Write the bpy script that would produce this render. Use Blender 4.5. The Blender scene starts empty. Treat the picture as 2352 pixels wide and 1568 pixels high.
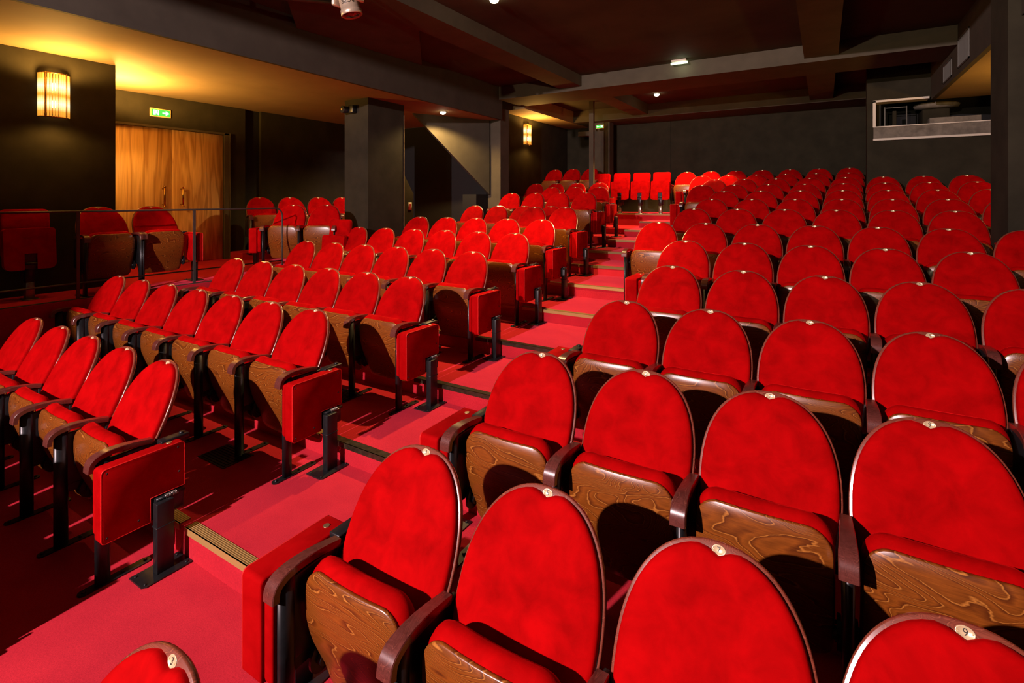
import bpy, bmesh, math, random
from math import sin, cos, pi, radians, sqrt, exp
from mathutils import Vector, Matrix
random.seed(4)
SC = bpy.context.scene
COL = SC.collection

# ------------------------------------------------------------------ camera, world, lights, exposure
TH = 0.546713593
cam_d = bpy.data.cameras.new('camera'); cam = bpy.data.objects.new('camera', cam_d); COL.objects.link(cam)
cam.location = (0, 0, 0); cam.rotation_euler = (pi/2, 0, TH)
cam_d.sensor_width = 36; cam_d.sensor_fit = 'HORIZONTAL'
cam_d.lens = 1177.94/2352*36; cam_d.shift_y = -(784-457.1)/2352
cam_d.clip_start = 0.02; cam_d.clip_end = 100
SC.camera = cam
SC.view_settings.view_transform = 'Standard'; SC.view_settings.look = 'None'
SC.view_settings.gamma = 1; SC.view_settings.use_curve_mapping = False
SC.view_settings.exposure = 0.0
W = bpy.data.worlds.new('world'); SC.world = W; W.use_nodes = True
W.node_tree.nodes['Background'].inputs[0].default_value = (1.0, 0.72, 0.5, 1)
W.node_tree.nodes['Background'].inputs[1].default_value = 0.06

def lamp(name, kind, loc, power, color, target=None, size=0.05, angle=60, blend=0.5):
    d = bpy.data.lights.new(name, kind); d.energy = power; d.color = color
    if kind == 'SPOT':
        d.spot_size = radians(angle); d.spot_blend = blend; d.shadow_soft_size = size
    elif kind == 'POINT':
        d.shadow_soft_size = size
    elif kind == 'AREA':
        d.size = size
    o = bpy.data.objects.new(name, d); COL.objects.link(o); o.location = loc
    if target is not None:
        v = Vector(target)-Vector(loc); o.rotation_euler = v.to_track_quat('-Z', 'Y').to_euler()
    return o
# stage projector behind the camera
lamp('stage_light', 'SPOT', (-2.9, -4.3, 2.2), 4100, (1.0, 0.74, 0.76), (-2.58, 1.7, 0.62), size=0.05, angle=66, blend=0.14)
# added wash brightening the ceiling, placed to match a beam's shadow
lamp('ceiling_wash_fill', 'SPOT', (-1.6, -6.0, 1.4), 1700, (1.0, 0.80, 0.52), (-1.6, 9.0, 5.0), size=0.05, angle=60, blend=0.9)
lamp('right_fill', 'SPOT', (2.6, -4.5, 2.2), 50, (1.0, 0.84, 0.72), (-1.0, 4.0, -1.0), size=0.15, angle=80, blend=0.6)  # weak fill added from the right, no known lamp there

# ------------------------------------------------------------------ materials
def new_mat(name):
    m = bpy.data.materials.new(name); m.use_nodes = True
    nt = m.node_tree; b = nt.nodes['Principled BSDF']
    return m, nt, b
def node(nt, t, **kw):
    n = nt.nodes.new(t)
    for k, v in kw.items(): setattr(n, k, v)
    return n
def setv(b, **kw):
    for k, v in kw.items():
        k = k.replace('_', ' ')
        if k in b.inputs:
            b.inputs[k].default_value = v if not isinstance(v, tuple) or len(v) == 4 else (*v, 1)
def coords(nt, scale=(1, 1, 1), rnd=False):
    tc = node(nt, 'ShaderNodeTexCoord'); mp = node(nt, 'ShaderNodeMapping')
    mp.inputs['Scale'].default_value = scale
    nt.links.new(tc.outputs['Object'], mp.inputs['Vector'])
    if rnd:
        oi = node(nt, 'ShaderNodeObjectInfo'); mu = node(nt, 'ShaderNodeMath', operation='MULTIPLY')
        mu.inputs[1].default_value = 23.0
        nt.links.new(oi.outputs['Random'], mu.inputs[0])
        cb = node(nt, 'ShaderNodeCombineXYZ')
        nt.links.new(mu.outputs[0], cb.inputs[0]); nt.links.new(mu.outputs[0], cb.inputs[1])
        m2 = node(nt, 'ShaderNodeMath', operation='MULTIPLY'); m2.inputs[1].default_value = 7.0
        nt.links.new(oi.outputs['Random'], m2.inputs[0]); nt.links.new(m2.outputs[0], cb.inputs[2])
        nt.links.new(cb.outputs[0], mp.inputs['Location'])
    return mp.outputs[0]
def noise(nt, vec, scale, detail=4, rough=.55, dist=0):
    n = node(nt, 'ShaderNodeTexNoise'); n.inputs['Scale'].default_value = scale
    n.inputs['Detail'].default_value = detail; n.inputs['Roughness'].default_value = rough
    n.inputs['Distortion'].default_value = dist
    nt.links.new(vec, n.inputs['Vector']); return n.outputs[0]
def ramp(nt, fac, stops, interp='LINEAR'):
    r = node(nt, 'ShaderNodeValToRGB'); cr = r.color_ramp; cr.interpolation = interp
    while len(cr.elements) < len(stops): cr.elements.new(.5)
    for e, (p, c) in zip(cr.elements, stops): e.position = p; e.color = (*c, 1)
    nt.links.new(fac, r.inputs[0]); return r.outputs[0]
def bump(nt, b, h, strength=.3, dist=.002):
    n = node(nt, 'ShaderNodeBump'); n.inputs['Strength'].default_value = strength; n.inputs['Distance'].default_value = dist
    nt.links.new(h, n.inputs['Height']); nt.links.new(n.outputs[0], b.inputs['Normal'])

def velvet(name, c1, c2):
    m, nt, b = new_mat(name)
    v = coords(nt, rnd=True)
    n = noise(nt, v, 9, 5, .6, .4)
    nt.links.new(ramp(nt, n, [(.3, c1), (.7, c2)]), b.inputs['Base Color'])
    setv(b, Roughness=.85, Specular_IOR_Level=.04, Sheen_Roughness=.35)
    b.inputs['Sheen Tint'].default_value = (1, .012, .012, 1)
    nt.links.new(ramp(nt, n, [(.35, (.12,)*3), (.72, (.5,)*3)]), b.inputs['Sheen Weight'])
    bump(nt, b, noise(nt, v, 420, 2), .12, .001)
    return m
M = {}
M['velvet'] = velvet('red_velvet', (.25, .0, .0003), (.42, .0004, .0012))
M['velvet_dark'] = velvet('red_velvet_side', (.27, .0, .0005), (.38, .001, .002))

def wood(name, dark, mid, light, scale, gloss=.32, coat=.5, rnd=True):
    m, nt, b = new_mat(name)
    v = coords(nt, scale, rnd)
    big = noise(nt, v, .9, 2, .5, .6)
    add = node(nt, 'ShaderNodeVectorMath', operation='SCALE'); add.inputs['Scale'].default_value = 1.0
    nt.links.new(v, add.inputs[0])
    mult = node(nt, 'ShaderNodeMath', operation='MULTIPLY'); mult.inputs[1].default_value = 34.0
    nt.links.new(big, mult.inputs[0])
    fine = noise(nt, v, 6, 3, .6)
    m3 = node(nt, 'ShaderNodeMath', operation='MULTIPLY_ADD'); m3.inputs[1].default_value = .95
    nt.links.new(fine, m3.inputs[0]); nt.links.new(mult.outputs[0], m3.inputs[2])
    fr = node(nt, 'ShaderNodeMath', operation='FRACT'); nt.links.new(m3.outputs[0], fr.inputs[0])
    c = ramp(nt, fr.outputs[0], [(0, dark), (.35, mid), (.84, tuple(.7*q for q in mid)), (.93, light), (1, dark)])
    vs = node(nt, 'ShaderNodeMapping'); vs.inputs['Scale'].default_value = (1, 1, 9)
    nt.links.new(v, vs.inputs[0])
    streak = noise(nt, vs.outputs[0], 9, 4, .7)
    mx = node(nt, 'ShaderNodeMix', data_type='RGBA', blend_type='MULTIPLY'); mx.inputs[0].default_value = .7
    nt.links.new(c, mx.inputs[6]); nt.links.new(ramp(nt, streak, [(.3, (.5, .45, .4)), (.7, (1.15, 1.15, 1.15))]), mx.inputs[7])
    nt.links.new(mx.outputs[2], b.inputs['Base Color'])
    setv(b, Roughness=gloss, Coat_Weight=coat, Coat_Roughness=.22)
    bump(nt, b, streak, .08, .001)
    return m
M['panel_wood'] = wood('stained_beech_panel', (.10, .022, .003), (.25, .066, .007), (.48, .18, .03), (1.5, 1.5, 4.6), .34, .25)
M['rim_wood'] = wood('stained_beech_rim', (.16, .034, .020), (.24, .055, .030), (.34, .095, .050), (3, 3, 8), .28, 1.0)
M['arm_wood'] = wood('dark_stained_armrest', (.10, .024, .018), (.14, .036, .028), (.19, .052, .036), (6, 2, 6), .28, .7)

def plain(name, c, rough=.5, metal=0, spec=.5, nz=0, nscale=8, bmp=0, coat=0):
    m, nt, b = new_mat(name)
    setv(b, Base_Color=c, Roughness=rough, Metallic=metal, Specular_IOR_Level=spec, Coat_Weight=coat)
    if nz or bmp:
        v = coords(nt); n = noise(nt, v, nscale, 5, .6)
        if nz:
            lo = tuple(x*(1-nz) for x in c); hi = tuple(min(1, x*(1+nz)) for x in c)
            nt.links.new(ramp(nt, n, [(.3, lo), (.7, hi)]), b.inputs['Base Color'])
        if bmp: bump(nt, b, noise(nt, v, nscale*12, 3), bmp, .002)
    return m
M['black'] = plain('black_powder_coated_steel', (.008, .009, .010), .38, 0, .5, .25, 30)
M['steel'] = plain('worn_steel', (.32, .30, .27), .35, .9, .5, .2, 30)
M['brass'] = plain('number_plate_enamel', (.72, .56, .32), .28, .35, .6, .12, 40)
M['ink'] = plain('black_numeral', (.02, .015, .01), .5)
M['rivet'] = plain('brass_rivet', (.5, .36, .18), .3, .8)
M['wall'] = plain('charcoal_wall_paint', (.030, .026, .016), .85, 0, .12, .22, 3, .25)
M['beam'] = plain('charcoal_beam_paint', (.075, .062, .042), .8, 0, .25, .15, 3, .2)
M['stair'] = plain('stair_bulkhead_paint', (.05, .043, .030), .8, 0, .25, .15, 3, .2)
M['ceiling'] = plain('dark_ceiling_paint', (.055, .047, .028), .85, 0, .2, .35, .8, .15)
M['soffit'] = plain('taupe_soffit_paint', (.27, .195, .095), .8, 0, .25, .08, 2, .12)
M['plaster'] = plain('raw_plaster_trim', (.17, .15, .12), .8, 0, .3, .3, 9, .4)
M['dark'] = plain('shade_black', (.004, .004, .004), .8)  # puts the darkness of booth and recesses into the colour
M['piping'] = plain('red_piping_cord', (.62, .012, .010), .6, 0, .2)
M['rail'] = plain('grey_steel_rail', (.07, .065, .055), .42, .4, .5, .15, 20)
M['grille'] = plain('air_grille_metal', (.10, .095, .085), .5, .3)
M['alu'] = plain('silver_lamp_housing', (.62, .50, .38), .32, .6, .5, .1, 12)
M['handle'] = plain('brass_door_handle', (.55, .33, .10), .25, 1)
M['white'] = plain('white_plastic', (.65, .6, .5), .5)
M['redink'] = plain('red_pictogram', (.35, .03, .02), .5)

m, nt, b = new_mat('red_carpet'); v = coords(nt)
n1 = noise(nt, v, 150, 5, .75); n2 = noise(nt, v, 2.2, 4, .6)
mx = node(nt, 'ShaderNodeMix', data_type='RGBA', blend_type='MULTIPLY'); mx.inputs[0].default_value = .8
nt.links.new(ramp(nt, n2, [(.3, (.40, .015, .026)), (.7, (.52, .022, .034))]), mx.inputs[6])
nt.links.new(ramp(nt, n1, [(.3, (.72, .7, .7)), (.7, (1.2, 1.2, 1.2))]), mx.inputs[7])
nt.links.new(mx.outputs[2], b.inputs['Base Color'])
setv(b, Roughness=.95, Specular_IOR_Level=.05, Sheen_Weight=.25, Sheen_Roughness=.4)
b.inputs['Sheen Tint'].default_value = (1, .12, .25, 1)
bump(nt, b, n1, .5, .004)
M['carpet'] = m
m, nt, b = new_mat('ribbed_brass_nosing'); v = coords(nt)
w = node(nt, 'ShaderNodeTexWave'); w.bands_direction = 'Y'; w.inputs['Scale'].default_value = 30
nt.links.new(v, w.inputs[0])
nt.links.new(ramp(nt, w.outputs[1], [(.2, (.16, .10, .035)), (.8, (.42, .27, .09))]), b.inputs['Base Color'])
setv(b, Roughness=.4, Metallic=.15); bump(nt, b, w.outputs[1], .5, .003)
M['nosing'] = m
M['nosing_dark'] = plain('worn_black_nosing', (.030, .022, .012), .35, .2, .5, .6, 25, .3, .3)
# door wood: tall wavy veneer bands
m, nt, b = new_mat('banded_veneer_door')
v = coords(nt, (1, 3.0, .26)); nb = noise(nt, v, 1.5, 3, .5, .35)
v2 = coords(nt, (1, 60, 1.2)); nf = noise(nt, v2, 1.5, 4, .7)
mx = node(nt, 'ShaderNodeMix', data_type='RGBA', blend_type='MULTIPLY'); mx.inputs[0].default_value = .8
nt.links.new(ramp(nt, nb, [(.30, (.80, .50, .18)), (.42, (.85, .56, .24)), (.48, (.52, .28, .09)), (.56, (.82, .52, .2)), (.62, (.48, .26, .08)), (.7, (.88, .60, .28))]), mx.inputs[6])
nt.links.new(ramp(nt, nf, [(.3, (.72, .68, .62)), (.7, (1.1, 1.1, 1.1))]), mx.inputs[7])
nt.links.new(mx.outputs[2], b.inputs['Base Color']); setv(b, Roughness=.45, Coat_Weight=.15)
M['door'] = m
def emit(name, c, s):
    m, nt, b = new_mat(name); setv(b, Base_Color=(.02, .02, .02), Roughness=.6)
    b.inputs['Emission Color'].default_value = (*c, 1); b.inputs['Emission Strength'].default_value = s
    return m
M['exit_green'] = emit('exit_green', (.02, .8, .08), 1.1)
M['exit_white'] = emit('exit_white', (.75, 1, .85), 2.0)
M['bulb'] = emit('bulb_glow', (1, .75, .36), 9)
M['downlight'] = emit('downlight_glow', (1, .82, .5), 25)
M['exit_frame'] = plain('exit_sign_frame', (.75, .55, .22), .5)
m, nt, b = new_mat('amber_glass_rod')   # backlit pressed-glass rods
setv(b, Base_Color=(.8, .5, .15), Roughness=.12)
tc = node(nt, 'ShaderNodeTexCoord'); sp = node(nt, 'ShaderNodeSeparateXYZ'); nt.links.new(tc.outputs['Object'], sp.inputs[0])
mz = node(nt, 'ShaderNodeMath', operation='ABSOLUTE'); nt.links.new(sp.outputs[2], mz.inputs[0])
sb = node(nt, 'ShaderNodeMath', operation='SUBTRACT'); sb.inputs[1].default_value = .10; nt.links.new(mz.outputs[0], sb.inputs[0])
ab = node(nt, 'ShaderNodeMath', operation='ABSOLUTE'); nt.links.new(sb.outputs[0], ab.inputs[0])
st = ramp(nt, ab.outputs[0], [(0, (1, .80, .50)), (.045, (.95, .62, .24)), (.09, (.62, .27, .03)), (.15, (.50, .20, .02))])
nt.links.new(st, b.inputs['Emission Color']); b.inputs['Emission Strength'].default_value = 1.5
M['rod'] = m
m, nt, b = new_mat('lens_glass_red'); setv(b, Base_Color=(.12, .01, .015), Roughness=.08, Coat_Weight=1)
v = coords(nt); nt.links.new(ramp(nt, noise(nt, v, 16, 2), [(.4, (.01, .01, .01)), (.5, (.22, .01, .02)), (.62, (.3, .02, .02)), (.7, (.4, .3, .2))]), b.inputs['Base Color'])
M['lens'] = m

# ------------------------------------------------------------------ mesh helpers
class MB:
    def __init__(s): s.v = []; s.f = []; s.sm = []
    def add(s, vs, fs, smooth=False):
        k = len(s.v); s.v += [tuple(p) for p in vs]
        for f in fs: s.f.append(tuple(i+k for i in f)); s.sm.append(smooth)
        return s
    def box(s, x0, x1, y0, y1, z0, z1):
        vs = [(x, y, z) for x in (x0, x1) for y in (y0, y1) for z in (z0, z1)]
        return s.add(vs, [(0, 1, 3, 2), (4, 6, 7, 5), (0, 4, 5, 1), (2, 3, 7, 6), (0, 2, 6, 4), (1, 5, 7, 3)])
    def rbox(s, x0, x1, y0, y1, z0, z1, r=.01, seg=3):
        bm = bmesh.new()
        bmesh.ops.create_cube(bm, size=1)
        for v in bm.verts:
            v.co = Vector(((x0+x1)/2+v.co.x*(x1-x0), (y0+y1)/2+v.co.y*(y1-y0), (z0+z1)/2+v.co.z*(z1-z0)))
        bmesh.ops.bevel(bm, geom=bm.edges[:], offset=r, segments=seg, profile=.5, affect='EDGES')
        bm.verts.index_update()
        s.add([v.co[:] for v in bm.verts], [[v.index for v in f.verts] for f in bm.faces], True); bm.free(); return s
    def prism(s, pts, axis, a0, a1, smooth=False):
        n = len(pts)
        def P(p, a): return {'x': (a, p[0], p[1]), 'y': (p[0], a, p[1]), 'z': (p[0], p[1], a)}[axis]
        vs = [P(p, a0) for p in pts]+[P(p, a1) for p in pts]
        fs = [tuple(range(n-1, -1, -1)), tuple(range(n, 2*n))]
        s.add(vs, fs, False)
        k = len(s.v)-2*n
        for i in range(n):
            s.f.append((k+i, k+(i+1) % n, k+n+(i+1) % n, k+n+i)); s.sm.append(smooth)
        return s
    def tube(s, path, r, seg=10, caps=True, flat=1.0):
        path = [Vector(p) for p in path]; rs = r if isinstance(r, (list, tuple)) else [r]*len(path)
        rings = []; up = None
        for i, p in enumerate(path):
            d = (path[min(i+1, len(path)-1)]-path[max(i-1, 0)]).normalized()
            if up is None:
                up = Vector((0, 0, 1)) if abs(d.z) < .9 else Vector((1, 0, 0))
            a = d.cross(up).normalized(); bb = a.cross(d).normalized(); up = bb
            rings.append([p+a*rs[i]*cos(2*pi*j/seg)*flat+bb*rs[i]*sin(2*pi*j/seg) for j in range(seg)])
        vs = [q for rg in rings for q in rg]; fs = []
        for i in range(len(path)-1):
            for j in range(seg):
                fs.append((i*seg+j, i*seg+(j+1) % seg, (i+1)*seg+(j+1) % seg, (i+1)*seg+j))
        s.add(vs, fs, True)
        if caps:
            k = len(s.v)-len(vs)
            s.f.append(tuple(k+j for j in range(seg-1, -1, -1))); s.sm.append(False)
            s.f.append(tuple(k+(len(path)-1)*seg+j for j in range(seg))); s.sm.append(False)
        return s
    def rings(s, rg, cap0=True, cap1=True, smooth=True):
        n = len(rg[0]); vs = [q for r in rg for q in r]; fs = []
        for i in range(len(rg)-1):
            for j in range(n):
                fs.append((i*n+j, i*n+(j+1) % n, (i+1)*n+(j+1) % n, (i+1)*n+j))
        if cap0: fs.append(tuple(range(n-1, -1, -1)))
        if cap1: fs.append(tuple((len(rg)-1)*n+j for j in range(n)))
        return s.add(vs, fs, smooth)
    def mesh(s, name, mat):
        me = bpy.data.meshes.new(name); me.from_pydata(s.v, [], s.f)
        me.polygons.foreach_set('use_smooth', [bool(q) for q in s.sm][:len(me.polygons)])
        bm = bmesh.new(); bm.from_mesh(me); bmesh.ops.recalc_face_normals(bm, faces=bm.faces[:]); bm.to_mesh(me); bm.free()
        if mat is not None: me.materials.append(mat)
        me.update(); return me

def link(name, me, parent=None, loc=None, rz=0):
    o = bpy.data.objects.new(name, me); COL.objects.link(o)
    if parent: o.parent = parent
    if loc is not None: o.location = loc
    if rz: o.rotation_euler = (0, 0, rz)
    return o
def tag(o, label, cat, group=None):
    o['label'] = label; o['category'] = cat
    if group: o['group'] = group
    return o
def struct(name, mb, mat):
    o = link(name, mb.mesh(name, M[mat])); o['kind'] = 'structure'; return o
def empty(name, loc, rz=0):
    o = bpy.data.objects.new(name, None); COL.objects.link(o); o.location = loc; o.rotation_euler = (0, 0, rz)
    o.empty_display_size = .1; return o
def copy_tree(o, parent=None):
    c = o.copy(); COL.objects.link(c); c.parent = parent
    for ch in [k for k in CH.get(o, [])]:
        copy_tree_child(ch, c)
    return c
CH = {}
def kid(parent, name, me):
    o = link(name, me, parent); CH.setdefault(parent, []).append(o); return o
def copy_tree_child(o, parent):
    c = o.copy(); COL.objects.link(c); c.parent = parent
    CH.setdefault(parent, []).append(c)
    for ch in list(CH.get(o, [])): copy_tree_child(ch, c)
    return c

def roundrect(w0, w1, h0, h1, r, n=6):
    """outline in a 2D plane, radii r=(bl,br,tr,tl)"""
    pts = []
    for (cx, cy, a0, rr) in ((w1-r[1], h0+r[1], -pi/2, r[1]), (w1-r[2], h1-r[2], 0, r[2]), (w0+r[3], h1-r[3], pi/2, r[3]), (w0+r[0], h0+r[0], pi, r[0])):
        for i in range(n+1):
            a = a0+pi/2*i/n; pts.append((cx+rr*cos(a), cy+rr*sin(a)))
    return pts

# ------------------------------------------------------------------ chair meshes (origin on the floor below the number plate, front is -y)
LEAN = radians(26)
TOPZ = .992
def back_pt(x, s, off=0):
    """point on the curved back: s runs down the slope, off pushes out towards the front"""
    y = -s*sin(LEAN)*.98 - .35*x*x - off*cos(LEAN)
    z = TOPZ - s*cos(LEAN) + off*sin(LEAN)
    return (x, y+.004, z)
def back_outline(inset=0, notch=0, n=72, bottom=.56):
    a, b = .260-inset, .36-inset; pts = []; E_ = 2/2.35
    for i in range(n//2+1):                     # arch from right to left
        t = pi*i/(n//2); x = a*abs(cos(t))**E_*(1 if cos(t) > 0 else -1); st = max(0, sin(t))**E_
        s = .36 - b*st
        if notch: s += notch*exp(-(x/.030)**2)
        pts.append((x, s))
    k = n//6
    bw = .245-inset; bt = bottom-inset
    side = []
    for i in range(1, k+1):
        t = i/k; side.append((-(a+(bw-a)*t**1.5), .36+(bt-.05-.36)*t))
    for i in range(1, 6):
        ang = pi/2*i/5; side.append((-(bw-.05)-.05*cos(ang), bt-.05+.05*sin(ang)))
    pts += side
    pts += [(-x, s) for x, s in reversed(side)]
    return pts
def shell_mesh():
    mb = MB(); o = back_outline(0); c = (0, .33)
    def ring(sc, off): return [back_pt(c[0]+(x-c[0])*sc, c[1]+(s-c[1])*sc, off) for x, s in o]
    mb.rings([ring(.02, -.018), ring(.5, -.018), ring(.8, -.018), ring(.982, -.018), ring(.994, -.015), ring(1, -.010), ring(1, -.003), ring(.996, .001), ring(.988, .003), ring(.8, .003), ring(.5, .003), ring(.02, .003)])
    return mb.mesh('backrest_shell', M['rim_wood'])
def backcushion_mesh():
    mb = MB(); o = back_outline(.011, .024); c = (0, .34)
    def ring(sc, off): return [back_pt(c[0]+(x-c[0])*sc, c[1]+(s-c[1])*sc, off) for x, s in o]
    mb.rings([ring(1, .002), ring(1.0, .012), ring(.992, .020), ring(.975, .026), ring(.94, .031), ring(.86, .036), ring(.72, .040), ring(.5, .043), ring(.28, .045), ring(.02, .045)], cap0=False)
    return mb.mesh('back_cushion', M['velvet'])
def pan_y(v, x):
    return -.405 - .025*sin(pi*min(1, v*1.3)) + .105*v**1.7 + .35*x*x
def pan_pt(x, z, off):           # off towards the back (+y)
    v = max(0.0, (.675-z)/.505)
    return (x, pan_y(v, x)+off, z)
def pan_outline(g=0, n=8):
    return roundrect(-.226-g, .226+g, .168-g, .676+g, (.05, .05, .085, .085), n)
def sub_outline(pts, m=4):
    out = []
    for i in range(len(pts)):
        p, q = pts[i], pts[(i+1) % len(pts)]
        L = sqrt((p[0]-q[0])**2+(p[1]-q[1])**2); k = max(1, int(L/.05))
        for j in range(k): out.append((p[0]+(q[0]-p[0])*j/k, p[1]+(q[1]-p[1])*j/k))
    return out
def panel_mesh():
    mb = MB(); o = sub_outline(pan_outline()); c = (0, .42)
    def ring(sc, off): return [pan_pt(c[0]+(x-c[0])*sc, c[1]+(z-c[1])*sc, off) for x, z in o]
    mb.rings([ring(.02, 0), ring(.3, 0), ring(.6, 0), ring(.85, 0), ring(.985, .0), ring(1, .003), ring(1, .012), ring(.985, .015), ring(.02, .015)])
    return mb.mesh('seat_panel', M['panel_wood'])
def seatcushion_mesh():
    mb = MB(); o0 = sub_outline(pan_outline()); c = (0, .42)
    def ring(sc, off, up=0, g=0):
        r = []
        for x, z in o0:
            L = sqrt((x-c[0])**2+(z-c[1])**2)
            X = c[0]+(x-c[0])*sc+(x-c[0])/L*g; Z = c[1]+(z-c[1])*sc+(z-c[1])/L*g
            Z += up*max(0, (z-.5)/.17)
            r.append(pan_pt(X, Z, off))
        return r
    mb.rings([ring(.97, .010), ring(.99, .016, .004), ring(1, .028, .012, .004), ring(1, .048, .018, .006), ring(1, .068, .016, .005), ring(.985, .088, .010), ring(.95, .100, .002), ring(.88, .108), ring(.7, .112), ring(.4, .114), ring(.02, .114)])
    return mb.mesh('seat_cushion', M['velvet'])
def auto(me, ang=35):
    bm = bmesh.new(); bm.from_mesh(me)
    for e in bm.edges:
        if len(e.link_faces) == 2 and e.calc_face_angle(0) > radians(ang): e.smooth = False
    bm.to_mesh(me); bm.free(); return me
def arm_mesh():
    mb = MB()
    path = [(-.215, .662), (-.26, .671), (-.31, .679), (-.36, .684), (-.40, .685), (-.43, .683), (-.455, .679), (-.475, .672), (-.49, .663), (-.502, .650), (-.509, .634), (-.512, .617), (-.513, .60)]
    rg = []
    for i, (y, z) in enumerate(path):
        a, bq = path[max(0, i-1)], path[min(len(path)-1, i+1)]
        dy, dz = bq[0]-a[0], bq[1]-a[1]; L = sqrt(dy*dy+dz*dz); ny, nz = dz/L, -dy/L   # outward normal
        w = .019+.010*min(1, i/7); t = .026
        pr = []
        for (sx, st) in ((-1, 0), (-1, .88), (-.9, 1), (-.9, 1.0001), (.9, 1.0001), (.9, 1), (1, .88), (1, 0)):
            pr.append((sx*w, y+ny*(st-1)*t, z+nz*(st-1)*t))
        rg.append(pr)
    mb.rings(rg, smooth=True)
    return auto(mb.mesh('armrest', M['arm_wood']))
def standard_mesh():
    mb = MB()
    # oval front post
    n = 14
    def ring(z): return [(.019*cos(2*pi*j/n), -.440+.034*sin(2*pi*j/n), z) for j in range(n)]
    mb.rings([ring(.004), ring(.65)])
    mb.rbox(-.011, .011, -.44, -.215, .34, .640, .006, 2)       # side plate
    mb.rbox(-.014, .014, -.235, -.17, .30, .635, .006, 2)         # back upright
    mb.box(-.009, .009, -.43, -.24, .30, .345)
    return mb.mesh('standard', M['black'])
def foot_mesh():
    mb = MB()
    o = roundrect(-.026, .026, -.545, -.22, (.024,)*4, 4)
    mb.prism(o, 'z', 0, .007)
    for y in (-.52, -.35, -.245):
        mb.tube([(0, y, .006), (0, y, .016)], [.010, .007], 8)
    return mb.mesh('foot_plate', M['black'])
def hinge_mesh():
    mb = MB()
    o = []
    for i in range(20):
        a = 2*pi*i/20; r = .050*(1+.35*max(0, sin(a))**3)
        o.append((-.315+r*cos(a), .285+r*sin(a)))
    mb.prism(o, 'x', -.006, .006)
    mb.tube([(-.022, -.315, .285), (.022, -.315, .285)], .022, 12)
    for (y, z) in ((-.315, .325), (-.300, .25)):
        mb.tube([(-.012, y, z), (.012, y, z)], .007, 8)
    return mb.mesh('hinge_cover', M['black'])
def crossbar_mesh():
    mb = MB(); mb.rbox(-.255, .255, -.20, -.175, .42, .47, .004, 2)
    for x in (-.2, .2): mb.box(x-.02, x+.02, -.30, -.175, .44, .46)
    return mb.mesh('cross_bar', M['black'])
def plate_mesh():
    mb = MB(); n = 20; s0 = .021
    def ring(a, b, off): return [back_pt(a*cos(2*pi*j/n), s0-b*sin(2*pi*j/n), off) for j in range(n)]
    mb.rings([ring(.019, .0135, .002), ring(.019, .0135, .0045), ring(.017, .0115, .0052), ring(.0165, .011, .0046)])
    for x in (-.0135, .0135):
        p = Vector(back_pt(x, s0, .0045)); q = Vector(back_pt(x, s0, .0062))
        mb.tube([p, q], [.0018, .001], 6)
    return mb.mesh('number_plate', M['brass'])
def numeral_mesh(t):
    cu = bpy.data.curves.new('numeral', 'FONT'); cu.body = t; cu.size = .0215; cu.align_x = 'CENTER'; cu.align_y = 'CENTER'; cu.extrude = .0004
    o = bpy.data.objects.new('tmp', cu); COL.objects.link(o)
    dg = bpy.context.evaluated_depsgraph_get(); me = bpy.data.meshes.new_from_object(o.evaluated_get(dg)); me.name = 'numeral'
    bpy.data.objects.remove(o)
    p = Vector(back_pt(0, .021, .0052))
    me.transform(Matrix.Translation(p) @ Matrix.Rotation(pi/2-LEAN, 4, 'X'))
    me.materials.clear(); me.materials.append(M['ink']); return me
ME = dict(shell=shell_mesh(), bc=backcushion_mesh(), panel=panel_mesh(), sc=seatcushion_mesh(), arm=arm_mesh(),
          std=standard_mesh(), foot=foot_mesh(), hinge=hinge_mesh(), bar=crossbar_mesh(), plate=plate_mesh())
NUM = {t: numeral_mesh(t) for t in ('3', '5', '7', '9')}

def shifted(me, dx):
    c = me.copy(); c.transform(Matrix.Translation((dx, 0, 0))); return c
P = .27
for s in (-1, 1):
    for k in ('arm', 'std', 'foot'): ME[k, s] = shifted(ME[k], s*P)
    ME['hinge', s] = shifted(ME['hinge'], s*.243)

def proto_chair(sides):
    r = empty('theatre_seat', (0, 0, -50))
    sh = kid(r, 'backrest', ME['shell']); kid(sh, 'back_cushion', ME['bc'])
    kid(sh, 'number_plate', ME['plate'])
    pn = kid(r, 'seat_panel', ME['panel']); kid(pn, 'seat_cushion', ME['sc'])
    kid(r, 'cross_bar', ME['bar'])
    for s in (-1, 1): kid(r, 'hinge_cover', ME['hinge', s])
    for s in sides:
        kid(r, 'armrest', ME['arm', s]); st = kid(r, 'standard', ME['std', s]); kid(st, 'foot_plate', ME['foot', s])
    return r
PROTO = {'L': proto_chair((1,)), 'R': proto_chair((-1,)), 'B': proto_chair((-1, 1))}
def place(proto, x, y, z, rz, label, group, num=None):
    c = copy_tree(PROTO[proto]); c.name = 'theatre_seat'
    c.location = (x, y, z); c.rotation_euler = (0, 0, rz)
    tag(c, label, 'seat', group)
    if num:
        sh = [k for k in CH[c] if k.name.startswith('backrest')][0]
        pl = [k for k in CH[sh] if k.name.startswith('number_plate')][0]
        kid(pl, 'numeral', NUM[num])
    return c

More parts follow.
